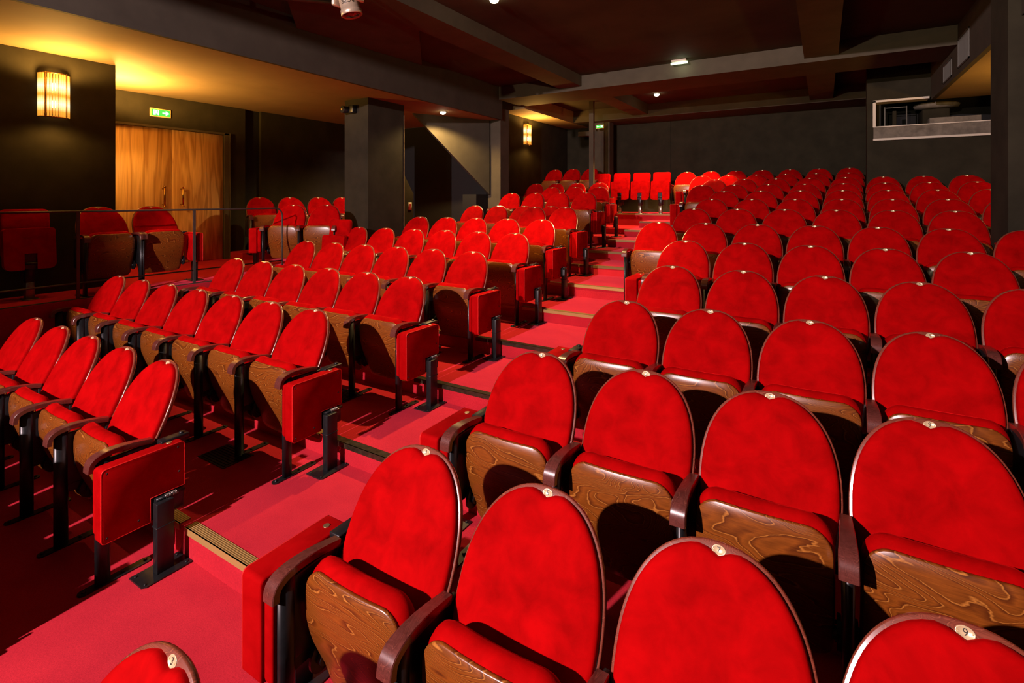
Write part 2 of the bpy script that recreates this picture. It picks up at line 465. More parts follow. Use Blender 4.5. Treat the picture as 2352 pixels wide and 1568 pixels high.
# aisle jump seat, folded flat against the end of a row; outward is +x, origin = row end chair
def lshape(y0, y1, z0, z1, ny, nz, r=.02, n=4):
    """side outline of the pad in (y,z) with a notch cut out at the rear bottom"""
    pts = []
    def arc(cx, cz, a0, rr):
        for i in range(n+1):
            a = a0+pi/2*i/n; pts.append((cx+rr*cos(a), cz+rr*sin(a)))
    arc(y0+r, z0+r, pi, r)
    pts.append((ny, z0)); pts.append((ny, nz)); pts.append((y1, nz))
    arc(y1-r, z1-r, 0, r); arc(y0+r, z1-r, pi/2, r)
    return pts
def inset(pts, c, d):
    out = []
    for (y, z) in pts:
        L = sqrt((y-c[0])**2+(z-c[1])**2); out.append((y-(y-c[0])/L*d, z-(z-c[1])/L*d))
    return out
def pad_mesh(x0, x1, pts, name, mat, r=.008):
    mb = MB(); c = (-.33, .46)
    def ring(x, d): return [(x, y, z) for y, z in inset(pts, c, d)]
    mb.rings([ring(x0, r), ring(x0+r*.3, r*.3), ring(x0+r, 0), ring(x1-r, 0), ring(x1-r*.3, r*.3), ring(x1, r)], smooth=True)
    return mb.mesh(name, M[mat])
def build_jump(s):
    pts = lshape(-.495, -.105, .268, .640, -.275, .395)
    pts2 = lshape(-.490, -.115, .285, .625, -.265, .40)
    d = {}
    o_ = 0 if s > 0 else .058
    d['pad'] = pad_mesh(.324+o_*.4, .402+o_, pts, 'jump_pad', 'velvet_dark')
    d['inner'] = pad_mesh(.288, .318+o_*.3, pts2, 'jump_back_pad', 'velvet_dark')
    mb = MB(); mb.rbox(.408, .455, -.270, -.185, .006, .375, .004, 2)
    mb.rbox(.404, .459, -.274, -.181, .245, .252, .002, 1)
    d['ped'] = mb.mesh('pedestal', M['black'])
    mb = MB(); o = [(.352, -.355), (.480, -.355), (.500, -.335), (.500, -.115), (.352, -.115)]
    mb.prism(o, 'z', 0, .008)
    for (x, y) in ((.375, -.335), (.478, -.335), (.478, -.135), (.375, -.135)): mb.tube([(x, y, .008), (x, y, .014)], [.009, .006], 8)
    d['base'] = mb.mesh('base_plate', M['black'])
    mb = MB(); mb.box(.36, .396, -.270, -.110, .275, .395)
    mb.rbox(.396, .404, -.262, -.115, .285, .390, .003, 1)
    mb.tube([(.418, -.258, .382), (.418, -.118, .382)], .008, 8)
    d['hp'] = mb.mesh('hinge_plate', M['black'])
    mb = MB(); pth = [(.418+.012*cos(i*pi/3), -.215+.06*i/60, .382+.012*sin(i*pi/3)) for i in range(61)]
    mb.tube(pth, .0022, 5)
    d['spring'] = mb.mesh('spring', M['steel'])
    mb = MB(); mb.rbox(.292, .350, -.20, -.055, .628, .652, .004, 2); mb.box(.296, .306, -.20, -.06, .40, .64)
    mb.tube([(.32, -.085, .65), (.32, -.085, .662)], [.014, .010], 10)
    d['brk'] = mb.mesh('top_bracket', M['black'])
    mb = MB()
    for (y, z) in ((-.47, .615), (-.14, .615), (-.135, .48), (-.47, .295), (-.33, .31)):
        mb.tube([(.401, y, z), (.405, y, z)], [.007, .004], 8)
    d['screws'] = mb.mesh('screws', M['ink'])
    xo = .402+o_
    mb = MB(); q_ = inset(pts, (-.33, .46), .003); q_ = q_+q_[:1]
    mb.tube([(xo-.002, y, z) for y, z in q_], .0035, 6, caps=False)
    d['piping'] = mb.mesh('piping', M['piping'])
    mb = MB(); xm = (.324+o_*.4+xo)/2; mb.tube([(xm, -.17, .638), (xm, -.17, .643)], [.015, .013], 16)
    d['disc'] = mb.mesh('number_disc', M['rivet'])
    for k in ('ped', 'base', 'hp', 'spring', 'screws'):
        d[k].transform(Matrix.Translation((o_, 0, 0)))
    if s < 0:
        for k, me in d.items(): me.transform(Matrix.Scale(-1, 4, (1, 0, 0))); me.flip_normals()
    r = empty('jump_seat', (0, 0, -50))
    sp_ = kid(r, 'seat_pad', d['pad']); kid(sp_, 'piping', d['piping']); kid(sp_, 'number_disc', d['disc']); kid(r, 'back_pad', d['inner'])
    pd = kid(r, 'pedestal', d['ped']); kid(pd, 'base_plate', d['base'])
    hp = kid(r, 'hinge_plate', d['hp']); kid(hp, 'spring', d['spring'])
    kid(r, 'top_bracket', d['brk']); kid(r, 'screws', d['screws'])
    return r
PROTO['JL'] = build_jump(1); PROTO['JR'] = build_jump(-1)
def jump(proto, x, y, z, label, group, rz=0):
    c = copy_tree(PROTO[proto]); c.name = 'jump_seat'; c.location = (x, y, z); c.rotation_euler = (0, 0, rz)
    tag(c, label, 'jump seat', group); return c

# square-backed folding seat on a post (front is -y, origin on the floor)
def build_square():
    r = empty('folding_seat', (0, 0, -50))
    def pad(o, y0, y1, name, lean=0):
        mb = MB(); cx = 0; cz = sum(p[1] for p in o)/len(o)
        def ring(y, d):
            out = []
            for x, z in o:
                L = sqrt(x*x+(z-cz)**2)+1e-6; X = x-x/L*d; Z = z-(z-cz)/L*d; out.append((X, y+(Z-.35)*lean, Z))
            return out
        mb.rings([ring(y0, .02), ring(y0+.006, .006), ring(y0+.02, 0), ring(y1-.006, 0), ring(y1, .006)])
        return mb.mesh(name, M['velvet'])
    o1 = roundrect(-.205, .205, .46, .97, (.03, .03, .05, .05), 5)
    kid(r, 'back_pad', pad(o1, -.08, -.03, 'back_pad', .12))
    base = roundrect(-.215, .215, .325, .765, (.06, .06, .03, .03), 5)
    # notch for the post at the bottom centre
    o2 = []
    k = len(base)
    for i in range(k):
        o2.append(base[i])
        if i == k-1: o2 += [(-.052, .325), (-.052, .495), (.052, .495), (.052, .325)]
    mb = MB()
    bm = bmesh.new()
    f = bm.faces.new([bm.verts.new((x, -.17, z)) for x, z in o2])
    ex = bmesh.ops.extrude_face_region(bm, geom=[f]); vs = [g for g in ex['geom'] if isinstance(g, bmesh.types.BMVert)]
    bmesh.ops.translate(bm, verts=vs, vec=(0, .07, 0))
    for v in bm.verts: v.co.y += (v.co.z-.5)*.10
    bmesh.ops.bevel(bm, geom=[e for e in bm.edges if abs(e.verts[0].co.y-e.verts[1].co.y) < .068 or True][:0], offset=.01, segments=2, affect='EDGES')
    bm.verts.index_update(); mb.add([v.co[:] for v in bm.verts], [[v.index for v in f.verts] for f in bm.faces], False); bm.free()
    kid(r, 'seat_pad', mb.mesh('seat_pad', M['velvet']))
    mb = MB(); mb.box(-.048, .048, -.155, -.10, .33, .49); mb.rbox(-.05, .05, -.19, -.10, .375, .40, .004, 1)
    kid(r, 'hinge_plate', mb.mesh('hinge_plate', M['black']))
    mb = MB(); mb.rbox(-.038, .038, -.15, -.08, .18, .40, .004, 1); mb.rbox(-.05, .05, -.045, -.015, .2, .5, .004, 1)
    mb.box(-.04, .04, -.10, -.04, .3, .36)
    po = kid(r, 'post', mb.mesh('post', M['black']))
    mb = MB(); mb.rbox(-.036, .036, -.155, -.075, .006, .185, .004, 1); mb.rbox(-.07, .07, -.21, -.03, 0, .008, .002, 1)
    kid(po, 'post_foot', mb.mesh('post_foot', M['steel']))
    return r
PROTO['SQ'] = build_square()
def square(x, y, z, rz, label, group):
    c = copy_tree(PROTO['SQ']); c.name = 'folding_seat'; c.location = (x, y, z); c.rotation_euler = (0, 0, rz)
    tag(c, label, 'folding seat', group); return c

# ------------------------------------------------------------------ rows
H = .976
S = .54
ORD = ['front', 'second', 'third', 'fourth', 'fifth', 'sixth', 'seventh', 'eighth', 'ninth', 'tenth', 'eleventh', 'twelfth', 'thirteenth', 'back']
NTH = ['first', 'second', 'third', 'fourth', 'fifth', 'sixth', 'seventh', 'eighth', 'ninth', 'tenth']
# right block: row -> (X of first chair, Y, Z of the number plates, count, explicit first positions)
RR = {0: (-1.387, .66, -1.150, 4), 1: (-1.342, 1.573, -1.005, 4), 2: (-1.282, 2.462, -.844, 5), 3: (-1.150, 3.407, -.708, 5),
      4: (-1.075, 4.347, -.568, 5), 5: (-1.183, 5.298, -.426, 6), 6: (-1.706, 6.234, -.289, 7), 7: (-1.498, 7.186, -.138, 6),
      8: (-1.422, 8.051, -.010, 7), 9: (-1.389, 8.915, .117, 7), 10: (-1.896, 9.801, .242, 8), 11: (-1.844, 10.72, .371, 8),
      12: (-2.296, 11.862, .501, 6), 13: (-2.793, 12.647, .634, 7)}
LL = {0: (-3.50, .68, -1.150, 4), 1: (-3.445, 1.600, -1.005, 5), 2: (-3.278, 2.545, -.855, 7), 3: (-3.166, 3.463, -.713, 6),
      4: (-3.164, 4.425, -.573, 6), 5: (-3.194, 5.343, -.426, 6), 6: (-3.251, 6.138, -.293, 5), 7: (-3.40, 7.186, -.134, 2),
      8: (-4.09, 8.05, -.130, 4), 9: (-3.80, 8.93, .110, 4), 10: (-3.92, 9.90, .238, 3), 11: (-4.31, 10.90, .358, 4)}
FIX = {(1, 'R'): [-1.352, -.808, -.258, .280], (2, 'R'): [-1.302, -.735, -.198, .338]}
def px(X, Y, Z):
    d = -X*sin(TH)+Y*cos(TH); return 1176+1177.94*(X*cos(TH)+Y*sin(TH))/d, 457.1-1177.94*Z/d
FL = {}
for i, (x0, y, zp, n) in RR.items():
    FL[i] = zp-H
    for k in range(n):
        x = FIX.get((i, 'R'), [None]*9)[k] if (i, 'R') in FIX and k < 4 else x0+S*k
        if x-.27 > 0 and px(x-.26, y, zp)[0] > 2352 and i > 0 and x < 1.0+.6*(i > 3): continue
        num = str(3+2*k) if i <= 4 and k <= 3 else None
        row = ORD[i] if i < 13 else 'back'
        if num: lab = 'red velvet seat with plate number %s, right block, %s row, %s from aisle' % (num, row, NTH[k])
        else: lab = 'round-topped red velvet seat, right block, %s row, %s from aisle' % (row, NTH[k])
        pr = 'R'
        if k == n-1: pr = 'B'
        place(pr, x, y, zp-H, 0, lab, 'red velvet seats of the right block', num)
for i in (1, 2, 3, 4, 5, 10, 12):
    x0, y, zp, n = RR[i]
    jump('JR', x0, y, zp-H, 'red padded jump seat folded on right side of aisle, %s row' % ORD[i], 'folded jump seats along the right block')
for i, (x0, y, zp, n) in LL.items():
    z = FL[i] if i <= 7 else {8: FL[7], 9: -.866, 10: -.738, 11: -.618}[i]
    for k in range(n):
        x = x0-S*k
        lab = 'red velvet seat, left block, %s row, %s from aisle' % (ORD[i], NTH[k])
        if k == 0 and i in (1, 2, 3): lab = 'red velvet seat beside the jump seat, left block, %s row end' % ORD[i]
        place('B' if k == n-1 else 'L', x, y, z, 0, lab, 'red velvet seats of the left block')
for i in (0, 1, 2, 3, 4, 5, 6, 7, 9, 10, 11):
    x0, y, zp, n = LL[i]
    jump('JL', x0, y, FL[i] if i <= 7 else {9: -.866, 10: -.738, 11: -.618}[i], 'red padded jump seat folded on left side of aisle, %s row' % ORD[i], 'folded jump seats along the left block')
for k, x in enumerate((-5.10, -5.62, -6.14)):
    place('L', x, 12.35, -.200, 0, 'red velvet seat by back wall left of column, %s from column' % NTH[k], 'three seats beside the back column')
for k, x in enumerate((-3.23, -3.71, -4.20, -4.70)):
    square(x, 12.03, -.342, 0, 'square-backed red folding seat at the top of the aisle, %s from right' % NTH[k], 'square folding seats by back wall')
# side platform
square(-7.45, 2.02, -1.08, pi/2, 'square-backed dark red folding seat behind the railing, below the wall lamp', 'platform folding seats')
place('B', -7.42, 2.66, -1.08, pi/2, 'red seat with wooden base behind railing, nearer the wall lamp', 'seats against the left wall')
place('R', -7.42, 3.22, -1.08, pi/2, 'red seat with wooden base behind railing, in front of timber doors', 'seats against the left wall')
c = jump('JL', -7.42, 3.22, -1.08, 'folded red jump seat behind the railing, before the timber doors', 'folded jump seats on the platform', rz=pi/2)
a2 = radians(31)
q = [(-7.23, 5.18), (-6.77, 5.46)]
for k, (x, y) in enumerate(q):
    place('B' if k else 'R', x, y, -1.08, a2, ['red seat in front pair on platform, farther from the pillar', 'red seat in front pair on platform, beside the square pillar'][k], 'back platform seats')
jump('JR', -7.23, 5.18, -1.08, 'folded red jump seat at end of railing on the platform', 'folded jump seats on the platform', rz=a2)
for k, (u, d) in enumerate(((595.6, 9.30), (665, 9.55), (730.5, 9.95), (785, 10.4))):
    lat = (u-1176)/1177.94*d; x = lat*cos(TH)-d*sin(TH); y = lat*sin(TH)+d*cos(TH)
    place('B', x, y, -.955, radians(74), 'red seat in rear platform row by dark wall, %s from left' % NTH[k], 'rear platform seats')
fs = square(-6.22, 5.25, FL[5], radians(6), 'square-backed red folding seat at far left of the left block, fifth row', 'platform folding seats'); fs.scale = (1, 1, 1.13)

# ------------------------------------------------------------------ floors
RISE = {1: .57, 2: 1.49, 3: 2.42, 4: 3.345, 5: 4.26, 6: 5.20, 7: 6.13, 8: 7.10, 9: 7.95, 10: 8.82, 11: 9.72, 12: 10.66, 13: 11.72}
mb = MB(); mb.box(-3.34, 3.2, -6.5, RISE[1], -2.6, FL[0])
for i in range(1, 14):
    y1 = RISE[i+1] if i < 13 else 14.0
    xl = -3.34 if i < 13 else -5.02
    mb.box(xl, 3.2, RISE[i], y1, -2.6, FL[i])
struct('floor', mb, 'carpet')
LR = [(-6.5, .57, FL[0]), (.57, 1.49, FL[1]), (1.49, 2.42, FL[2]), (2.42, 3.345, FL[3]), (3.345, 4.26, FL[4]), (4.26, 5.20, FL[5]), (5.20, 6.13, FL[6]),
      (6.13, 8.42, FL[7]), (8.42, 9.40, -.866), (9.40, 10.38, -.738), (10.38, 11.72, -.618), ]
mb = MB()
for (a, b_, z) in LR: mb.box(-6.85 if a < 5.5 else -7.6, -3.34, a, b_, -2.6, z)
mb.box(-7.6, -5.02, 11.72, 14.0, -2.6, -.200)
struct('floor', mb, 'carpet')
mb = MB(); mb.box(-9.6, -6.85, -6.5, 6.13, -2.6, -1.08); mb.box(-11.5, -7.6, 6.13, 9.0, -2.6, -1.08)
struct('floor', mb, 'carpet')
mb = MB(); mb.prism([(-9.3, 5.30), (-8.75, 5.25), (-8.35, 6.35), (-6.95, 7.2), (-7.2, 9.0), (-9.3, 9.0)], 'z', -1.0795, -.955)
struct('floor', mb, 'carpet')
def nosing(n, x0, x1, y, z):
    mb = MB(); mb.box(x0, x1, y-.008, y+.055, z+.0005, z+.006); mb.box(x0, x1, y-.010, y-.0005, z-.028, z+.006)
    struct('trim_%d' % n, mb, 'nosing' if n == 1 or n > 4 else 'nosing_dark')
aL = {2: -3.02, 3: -3.02, 4: -3.02, 5: -3.02, 6: -3.02, 7: -3.335, 8: -3.335, 9: -3.335, 10: -3.335, 11: -3.335, 12: -3.335, 13: -5.0}
t = 1
for i in range(2, 14):
    nosing(t, aL[i], -1.72 if i not in (12, 13) else -2.6, RISE[i], FL[i]); t += 1
for (a, b_, z) in LR[2:7]:
    nosing(t, -6.8, -3.08, a, z); t += 1
# carpet skirting on the platform side and floor vents
for k, (x, y, i) in enumerate(((-3.62, 2.05, 2), (-3.55, 3.0, 3), (-3.45, 3.95, 4))):
    r = empty('floor_vent', (x, y, FL[i]+.001))
    mb = MB(); mb.box(-.16, .16, -.11, .11, 0, .004); kid(r, 'frame', mb.mesh('frame', M['black']))
    mb = MB()
    for j in range(9): mb.box(-.14, .14, -.095+j*.0225, -.083+j*.0225, .004, .009)
    kid(r, 'slats', mb.mesh('slats', M['black']))
    tag(r, 'black rectangular floor vent under the end seat, left block %s row' % ORD[i], 'floor vent', 'floor vents in the left block')

# ------------------------------------------------------------------ shell
ZC = 2.35
mb = MB(); mb.box(-6.6, 1.55, 9.14, 14.0, ZC, ZC+.1); mb.box(-5.82, 1.55, -6.5, 9.14, ZC, ZC+.1); struct('ceiling', mb, 'ceiling')
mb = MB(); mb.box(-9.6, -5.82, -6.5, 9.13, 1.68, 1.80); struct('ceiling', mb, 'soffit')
mb = MB(); mb.box(-5.86, -5.812, -6.5, 9.15, 1.676, ZC-.001); mb.box(-6.5, -5.86, 9.131, 9.15, 1.676, ZC-.001); struct('trim_30', mb, 'stair')
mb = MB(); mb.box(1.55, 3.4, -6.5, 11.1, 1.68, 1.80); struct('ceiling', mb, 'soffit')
mb = MB(); mb.box(1.540, 1.60, -6.5, 11.09, 1.676, ZC+.1); struct('trim_31', mb, 'stair')
# cross beam A with its underside, main diagonal-looking beams running to the stage
mb = MB(); mb.box(-5.81, 1.538, 9.02, 9.97, 2.08, ZC-.001); struct('trim_32', mb, 'beam')
for n, (x0, x1, y0, y1, z) in enumerate(((-4.40, -3.94, -6.5, 9.019, 2.145), (-.26, .18, -6.5, 9.019, 2.145), (-4.10, -3.72, 9.971, 12.599, 2.10), (-.26, .16, 9.971, 12.599, 2.10), (-5.80, 1.54, 3.3, 3.6, 2.22))):
    if n == 4: continue
    mb = MB(); mb.box(x0, x1, y0, y1, z, ZC-.001); struct('trim_%d' % (33+n), mb, 'beam')
mb = MB(); mb.box(-5.74, 1.2, 12.6, 13.65, 2.04, ZC-.001); struct('trim_38', mb, 'beam')
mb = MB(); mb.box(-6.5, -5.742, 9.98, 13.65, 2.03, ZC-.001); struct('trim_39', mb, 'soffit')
# angled panels in the front ceiling bay
mb = MB(); mb.add([(-5.8, 4.2, 2.34), (-4.45, 3.0, 2.34), (-4.45, 5.0, 2.34), (-5.8, 6.6, 2.34), (-5.8, 4.2, 2.2), (-4.45, 3.0, 2.2), (-4.45, 5.0, 2.26), (-5.8, 6.6, 2.26)],
               [(0, 1, 2, 3), (4, 5, 6, 7), (0, 1, 5, 4), (1, 2, 6, 5), (2, 3, 7, 6), (3, 0, 4, 7)]); struct('trim_40', mb, 'beam')
# walls
mb = MB(); mb.box(-5.0, 1.2, 13.62, 13.8, -.5, ZC); mb.box(-3.45, -3.43, 13.6, 13.62, -.34, 2.04); mb.box(-7.6, -5.0, 13.62, 13.8, -.5, ZC); struct('wall_back', mb, 'wall')
mb = MB()      # projection-booth wall with its opening
xo0, xo1, zo0, zo1 = .745, 2.60, 1.27, 1.73
mb.box(.65, xo0, 11.1, 11.35, -.7, ZC); mb.box(xo1, 3.4, 11.1, 11.35, -.7, ZC)
mb.box(xo0, xo1, 11.1, 11.35, -.7, zo0-.22); mb.box(xo0, xo1, 11.1, 11.35, zo1, ZC)
mb.box(.80, .86, 11.35, 13.8, -.7, ZC)
struct('wall_booth', mb, 'wall')
mb = MB(); mb.box(xo0, xo1, 11.06, 11.34, zo0-.22, zo0-.012); struct('trim_41', mb, 'plaster')
mb = MB(); mb.box(xo0-.005, xo1, 11.03, 11.36, zo0-.012, zo0+.004); mb.box(xo0-.005, xo1, 11.045, 11.1, zo0-.24, zo0-.205)
mb.box(xo0-.008, xo0+.035, 11.07, 11.34, zo0, zo1); mb.box(xo0-.008, 1.52, 11.07, 11.34, zo1-.025, zo1+.01)
struct('trim_42', mb, 'white')
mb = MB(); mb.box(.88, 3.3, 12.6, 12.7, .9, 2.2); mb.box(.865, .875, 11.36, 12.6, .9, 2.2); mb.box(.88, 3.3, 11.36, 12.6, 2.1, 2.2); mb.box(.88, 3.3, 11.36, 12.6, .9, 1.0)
struct('wall_booth_room', mb, 'dark')  # booth's darkness painted on its inner faces
o = link('plaster_block', MB().rbox(1.52, 2.18, 11.06, 11.30, zo0+.005, zo0+.10, .006, 2).mesh('plaster_block', M['plaster'])); tag(o, 'long pale block lying on the sill of the projection opening', 'block')
# projector silhouettes in the booth
r = empty('film_projector', (1.62, 11.75, 1.0))
mb = MB(); mb.rbox(-.12, .26, -.12, .4, .0, .60, .02, 2); kid(r, 'body', mb.mesh('body', M['wall']))
mb = MB(); n = 22
rg = lambda z, rr: [(.10+rr*(1+.06*sin(5*a))*cos(a), .05+rr*.7*sin(a), z) for a in [2*pi*j/n for j in range(n)]]
mb.rings([rg(.62, .18), rg(.64, .31), rg(.69, .33), rg(.715, .30)]); kid(r, 'hood', mb.mesh('hood', M['plaster']))
tag(r, 'grey projector with a wide ragged hood inside the booth opening', 'projector')
r = empty('metal_rack', (.95, 11.6, 1.0))
mb = MB()
for x in (0, .32): mb.box(x-.008, x+.008, -.008, .008, 0, .68)
mb.box(0, .32, -.008, .008, .655, .67); mb.box(-.1, .4, -.1, .1, .28, .295)
kid(r, 'frame', mb.mesh('frame', M['rail']))
mb = MB(); mb.rbox(.11, .17, -.05, .02, .295, .6, .01, 2); kid(r, 'cabinet', mb.mesh('cabinet', M['wall']))
tag(r, 'thin metal rack standing at left inside the booth opening', 'rack')
# left walls
mb = MB(); mb.box(-9.6, -7.62, -6.5, 2.92, -1.08, 1.679); struct('wall_left', mb, 'wall')
DY0, DY1, DZ = 3.50, 5.20, 1.155
mb = MB()
mb.box(-9.45, -9.25, 2.92, DY0, -1.08, 1.679); mb.box(-9.45, -9.25, DY0, DY1, DZ, 1.679); mb.box(-9.45, -9.25, DY1, 5.60, -1.08, 1.679)
mb.box(-9.45, -9.25, 5.92, 9.13, -1.08, 1.679)
struct('wall_left', mb, 'wall')
mb = MB(); mb.box(-9.6, -9.33, 5.6, 5.92, -1.08, 1.679); struct('wall_recess', mb, 'dark')  # near-black fill stands in for the shade of the recess
mb = MB(); mb.box(-9.25, -9.215, DY1, DY1+.09, -1.08, DZ+.03); mb.box(-9.25, -9.215, DY0, DY1+.09, DZ, DZ+.035)
mb.box(-9.25, -9.20, DY1+.085, DY1+.095, -1.08, DZ+.035); struct('trim_43', mb, 'beam')
for n, (a, b_) in enumerate(((DY0, (DY0+DY1)/2-.003), ((DY0+DY1)/2+.003, DY1))):
    o = link('door_%d' % (n+1), MB().rbox(-9.33, -9.28, a, b_, -1.075, DZ, .003, 1).mesh('door', M['door'])); o['kind'] = 'structure'
    hy = (DY0+DY1)/2 + (-.14 if n == 0 else .14)
    mb = MB(); mb.tube([(-9.205, hy, -.12), (-9.205, hy, .20)], .014, 8)
    for z in (-.09, .17): mb.tube([(-9.28, hy, z), (-9.205, hy, z)], .011, 8)
    for z in (-.12, .20): mb.tube([(-9.205, hy, z-.010), (-9.205, hy, z+.010)], .020, 8)
    h = link('door_handle', mb.mesh('door_handle', M['handle']), o)
    h['label'] = 'brass pull handle'
# pillars
mb = MB(); mb.box(-7.0, -6.43, 6.0, 6.84, -1.3, 1.679); struct('trim_44', mb, 'wall')
mb = MB(); mb.box(-6.445, -6.425, 6.835, 6.85, -1.3, 1.5); struct('trim_45', mb, 'soffit')  # pale strip paints in the warm light along the pillar's edge
mb = MB(); mb.box(1.45, 2.4, 6.42, 7.0, -1.3, ZC); struct('trim_46', mb, 'wall')
mb = MB(); mb.box(-6.18, -5.86, 9.16, 9.50, -1.0, 1.93); struct('trim_47', mb, 'beam')
mb = MB(); mb.box(-5.27, -4.84, 12.9, 13.2, -.5, 2.039); mb.box(-4.83, -4.72, 11.50, 11.58, -.7, ZC); struct('trim_48', mb, 'beam')
mb = MB(); mb.box(-5.67, -5.28, 12.75, 12.95, 1.69, 1.81); struct('trim_49', mb, 'beam')
mb = MB(); mb.box(-6.7, -6.4, 9.5, 13.65, -1.0, 2.029); struct('wall_left', mb, 'wall')
# stair underside: triangular bulkhead with a dark recess below it
A = Vector((-6.86, 7.56, 1.679)); Bp = Vector((-6.10, 9.10, 1.679)); C1 = Vector((-6.10, 9.10, .10))
off = Vector((-.07, .035, 0))
vs = [A, Bp, C1, A+off, Bp+off, C1+off]
mb = MB(); mb.add([tuple(v) for v in vs], [(0, 1, 2), (3, 5, 4), (0, 3, 4, 1), (1, 4, 5, 2), (2, 5, 3, 0)]); struct('trim_50', mb, 'stair')
mb = MB(); mb.box(-9.24, -6.2, 9.131, 9.3, -1.1, 1.679); mb.box(-6.55, -6.2, 8.75, 9.131, -1.1, .10); struct('wall_recess', mb, 'dark')  # shade under the stair painted as near-black faces
mb = MB(); mb.prism([(6.84, -1.1), (7.30, -1.1), (7.30, .10), (6.84, .75)], 'x', -6.75, -6.62); struct('wall_low', mb, 'wall')
r = empty('wall_notice', (-6.618, 7.20, -.13)); mb = MB(); mb.rbox(0, .008, -.045, .045, -.07, .07, .003, 1); kid(r, 'plate', mb.mesh('plate', M['white']))
mb = MB(); mb.box(.008, .010, -.02, .012, -.045, .045); mb.box(.008, .010, .012, .03, .0, .045); kid(r, 'pictogram', mb.mesh('pictogram', M['redink']))
tag(r, 'small white notice with a red mark on the dark wall beside the pillar', 'notice')
mb = MB(); mb.box(3.2, 3.4, -6.5, 11.1, -2.6, 1.68); struct('wall_right', mb, 'wall')

# air grilles on the right bulkhead
for k, (y0, y1, z0, z1) in enumerate(((9.40, 9.98, 1.73, 2.00), (8.38, 8.99, 1.75, 2.14))):
    r = empty('air_grille', (1.55, (y0+y1)/2, (z0+z1)/2))
    hy, hz = (y1-y0)/2, (z1-z0)/2
    mb = MB()
    for (a, b_, c_, d_) in ((-hy, hy, -hz, -hz+.02), (-hy, hy, hz-.02, hz), (-hy, -hy+.02, -hz, hz), (hy-.02, hy, -hz, hz)): mb.box(-.022, -.001, a, b_, c_, d_)
    kid(r, 'frame', mb.mesh('frame', M['grille']))
    mb = MB()
    nn = 22
    for j in range(nn):
        y = -hy+.03+(2*hy-.06)*j/(nn-1); mb.box(-.014, -.002, y-.004, y+.004, -hz+.02, hz-.02)
    kid(r, 'slats', mb.mesh('slats', M['grille']))
    tag(r, ['smaller air grille on the right bulkhead, beyond the cross beam', 'larger air grille on the right bulkhead, before the cross beam'][k], 'air grille', 'grilles on the right bulkhead')

# railing of the platform
r = empty('platform_railing', (-6.9, 2.3, -1.08))
z1 = .945
def rl(name, mb, mat='rail'): return kid(r, name, mb.mesh(name, M[mat]))
path = [(0, -9, z1), (0, -3, z1), (0, 0, z1), (0, 2.34, z1)]+[(0, 2.34+.11*sin(a), z1-.11+.11*cos(a)) for a in [pi/2*i/6 for i in range(1, 7)]]+[(0, 2.45, .4), (0, 2.45, 0)]
rl('handrail', MB().tube(path, .011, 8))
rl('lower_rail', MB().tube([(0, -9, .17), (0, 2.45, .17)], .009, 8))
for y in (-3.4, -1.1, 0, 1.2): rl('post', MB().box(-.009, .009, y-.014, y+.014, 0, z1))
rl('floor_strip', MB().box(-.02, .035, -8.7, 2.6, .001, .006))
tag(r, 'thin grey metal railing with posts along the raised left platform', 'railing')

# wall lamps made of glass rods
def sconce(loc, rz, label, power, side=True):
    r = empty('wall_lamp', loc, rz)              # local: wall at y=0 plane, lamp bulges towards -y; centre at z=0
    R = .135; D = .10
    mb = MB(); mb.rbox(-.10, .10, -.012, 0, -.21, .21, .004, 1); kid(r, 'back_plate', mb.mesh('back_plate', M['handle']))
    mb = MB(); nr = 17
    for j in range(nr):
        a = pi*j/(nr-1); x, y = R*cos(a), -D*sin(a)-.012
        if j in (4, 12): continue
        mb.tube([(x, y, -.245), (x, y, .245)], .0105, 6)
    kid(r, 'glass_rods', mb.mesh('glass_rods', M['rod']))
    mb = MB()
    for j in (4, 12):
        a = pi*j/(nr-1); mb.tube([(R*cos(a), -D*sin(a)-.014, -.262), (R*cos(a), -D*sin(a)-.014, .262)], .006, 6)
    for z in (-.25, .25):
        mb.tube([(R*cos(a), -D*sin(a)-.012, z) for a in [pi*j/16 for j in range(17)]], .007, 6)
    kid(r, 'frame', mb.mesh('frame', M['handle']))
    mb = MB()
    for z in (-.10, .10): mb.tube([(0, -.055, z-.04), (0, -.055, z+.04)], [.025, .025], 10)
    kid(r, 'bulbs', mb.mesh('bulbs', M['bulb']))
    tag(r, label, 'wall lamp', 'amber glass-rod wall lamps')
    L = Matrix.Translation(loc) @ Matrix.Rotation(rz, 4, 'Z')
    for (z, yy, tz, e) in ((.06, -.30, 2, power), (-.30, -.20, -2, power*.12)):
        p = L @ Vector((0, yy, z)); q_ = L @ Vector((0, yy-.5, z+tz))
        lamp('lamp_light', 'SPOT', p, e, (1.0, .51, .11), q_, size=.08, angle=170, blend=.35)
    return r
sconce((-7.62, 2.31, 1.19), pi/2, 'glowing amber glass-rod lamp on the left wall above the platform', 110)
sconce((-6.4, 11.2, 1.61), pi/2, 'glowing amber glass-rod lamp on far wall under the golden soffit', 90)
sconce((-8.35, 2.92, 1.15), pi, 'amber glass-rod lamp round the corner facing the timber doors', 370)
sconce((3.2, 8.6, 1.05), -pi/2, 'amber glass-rod lamp on right wall hidden behind the right pillar', 120)

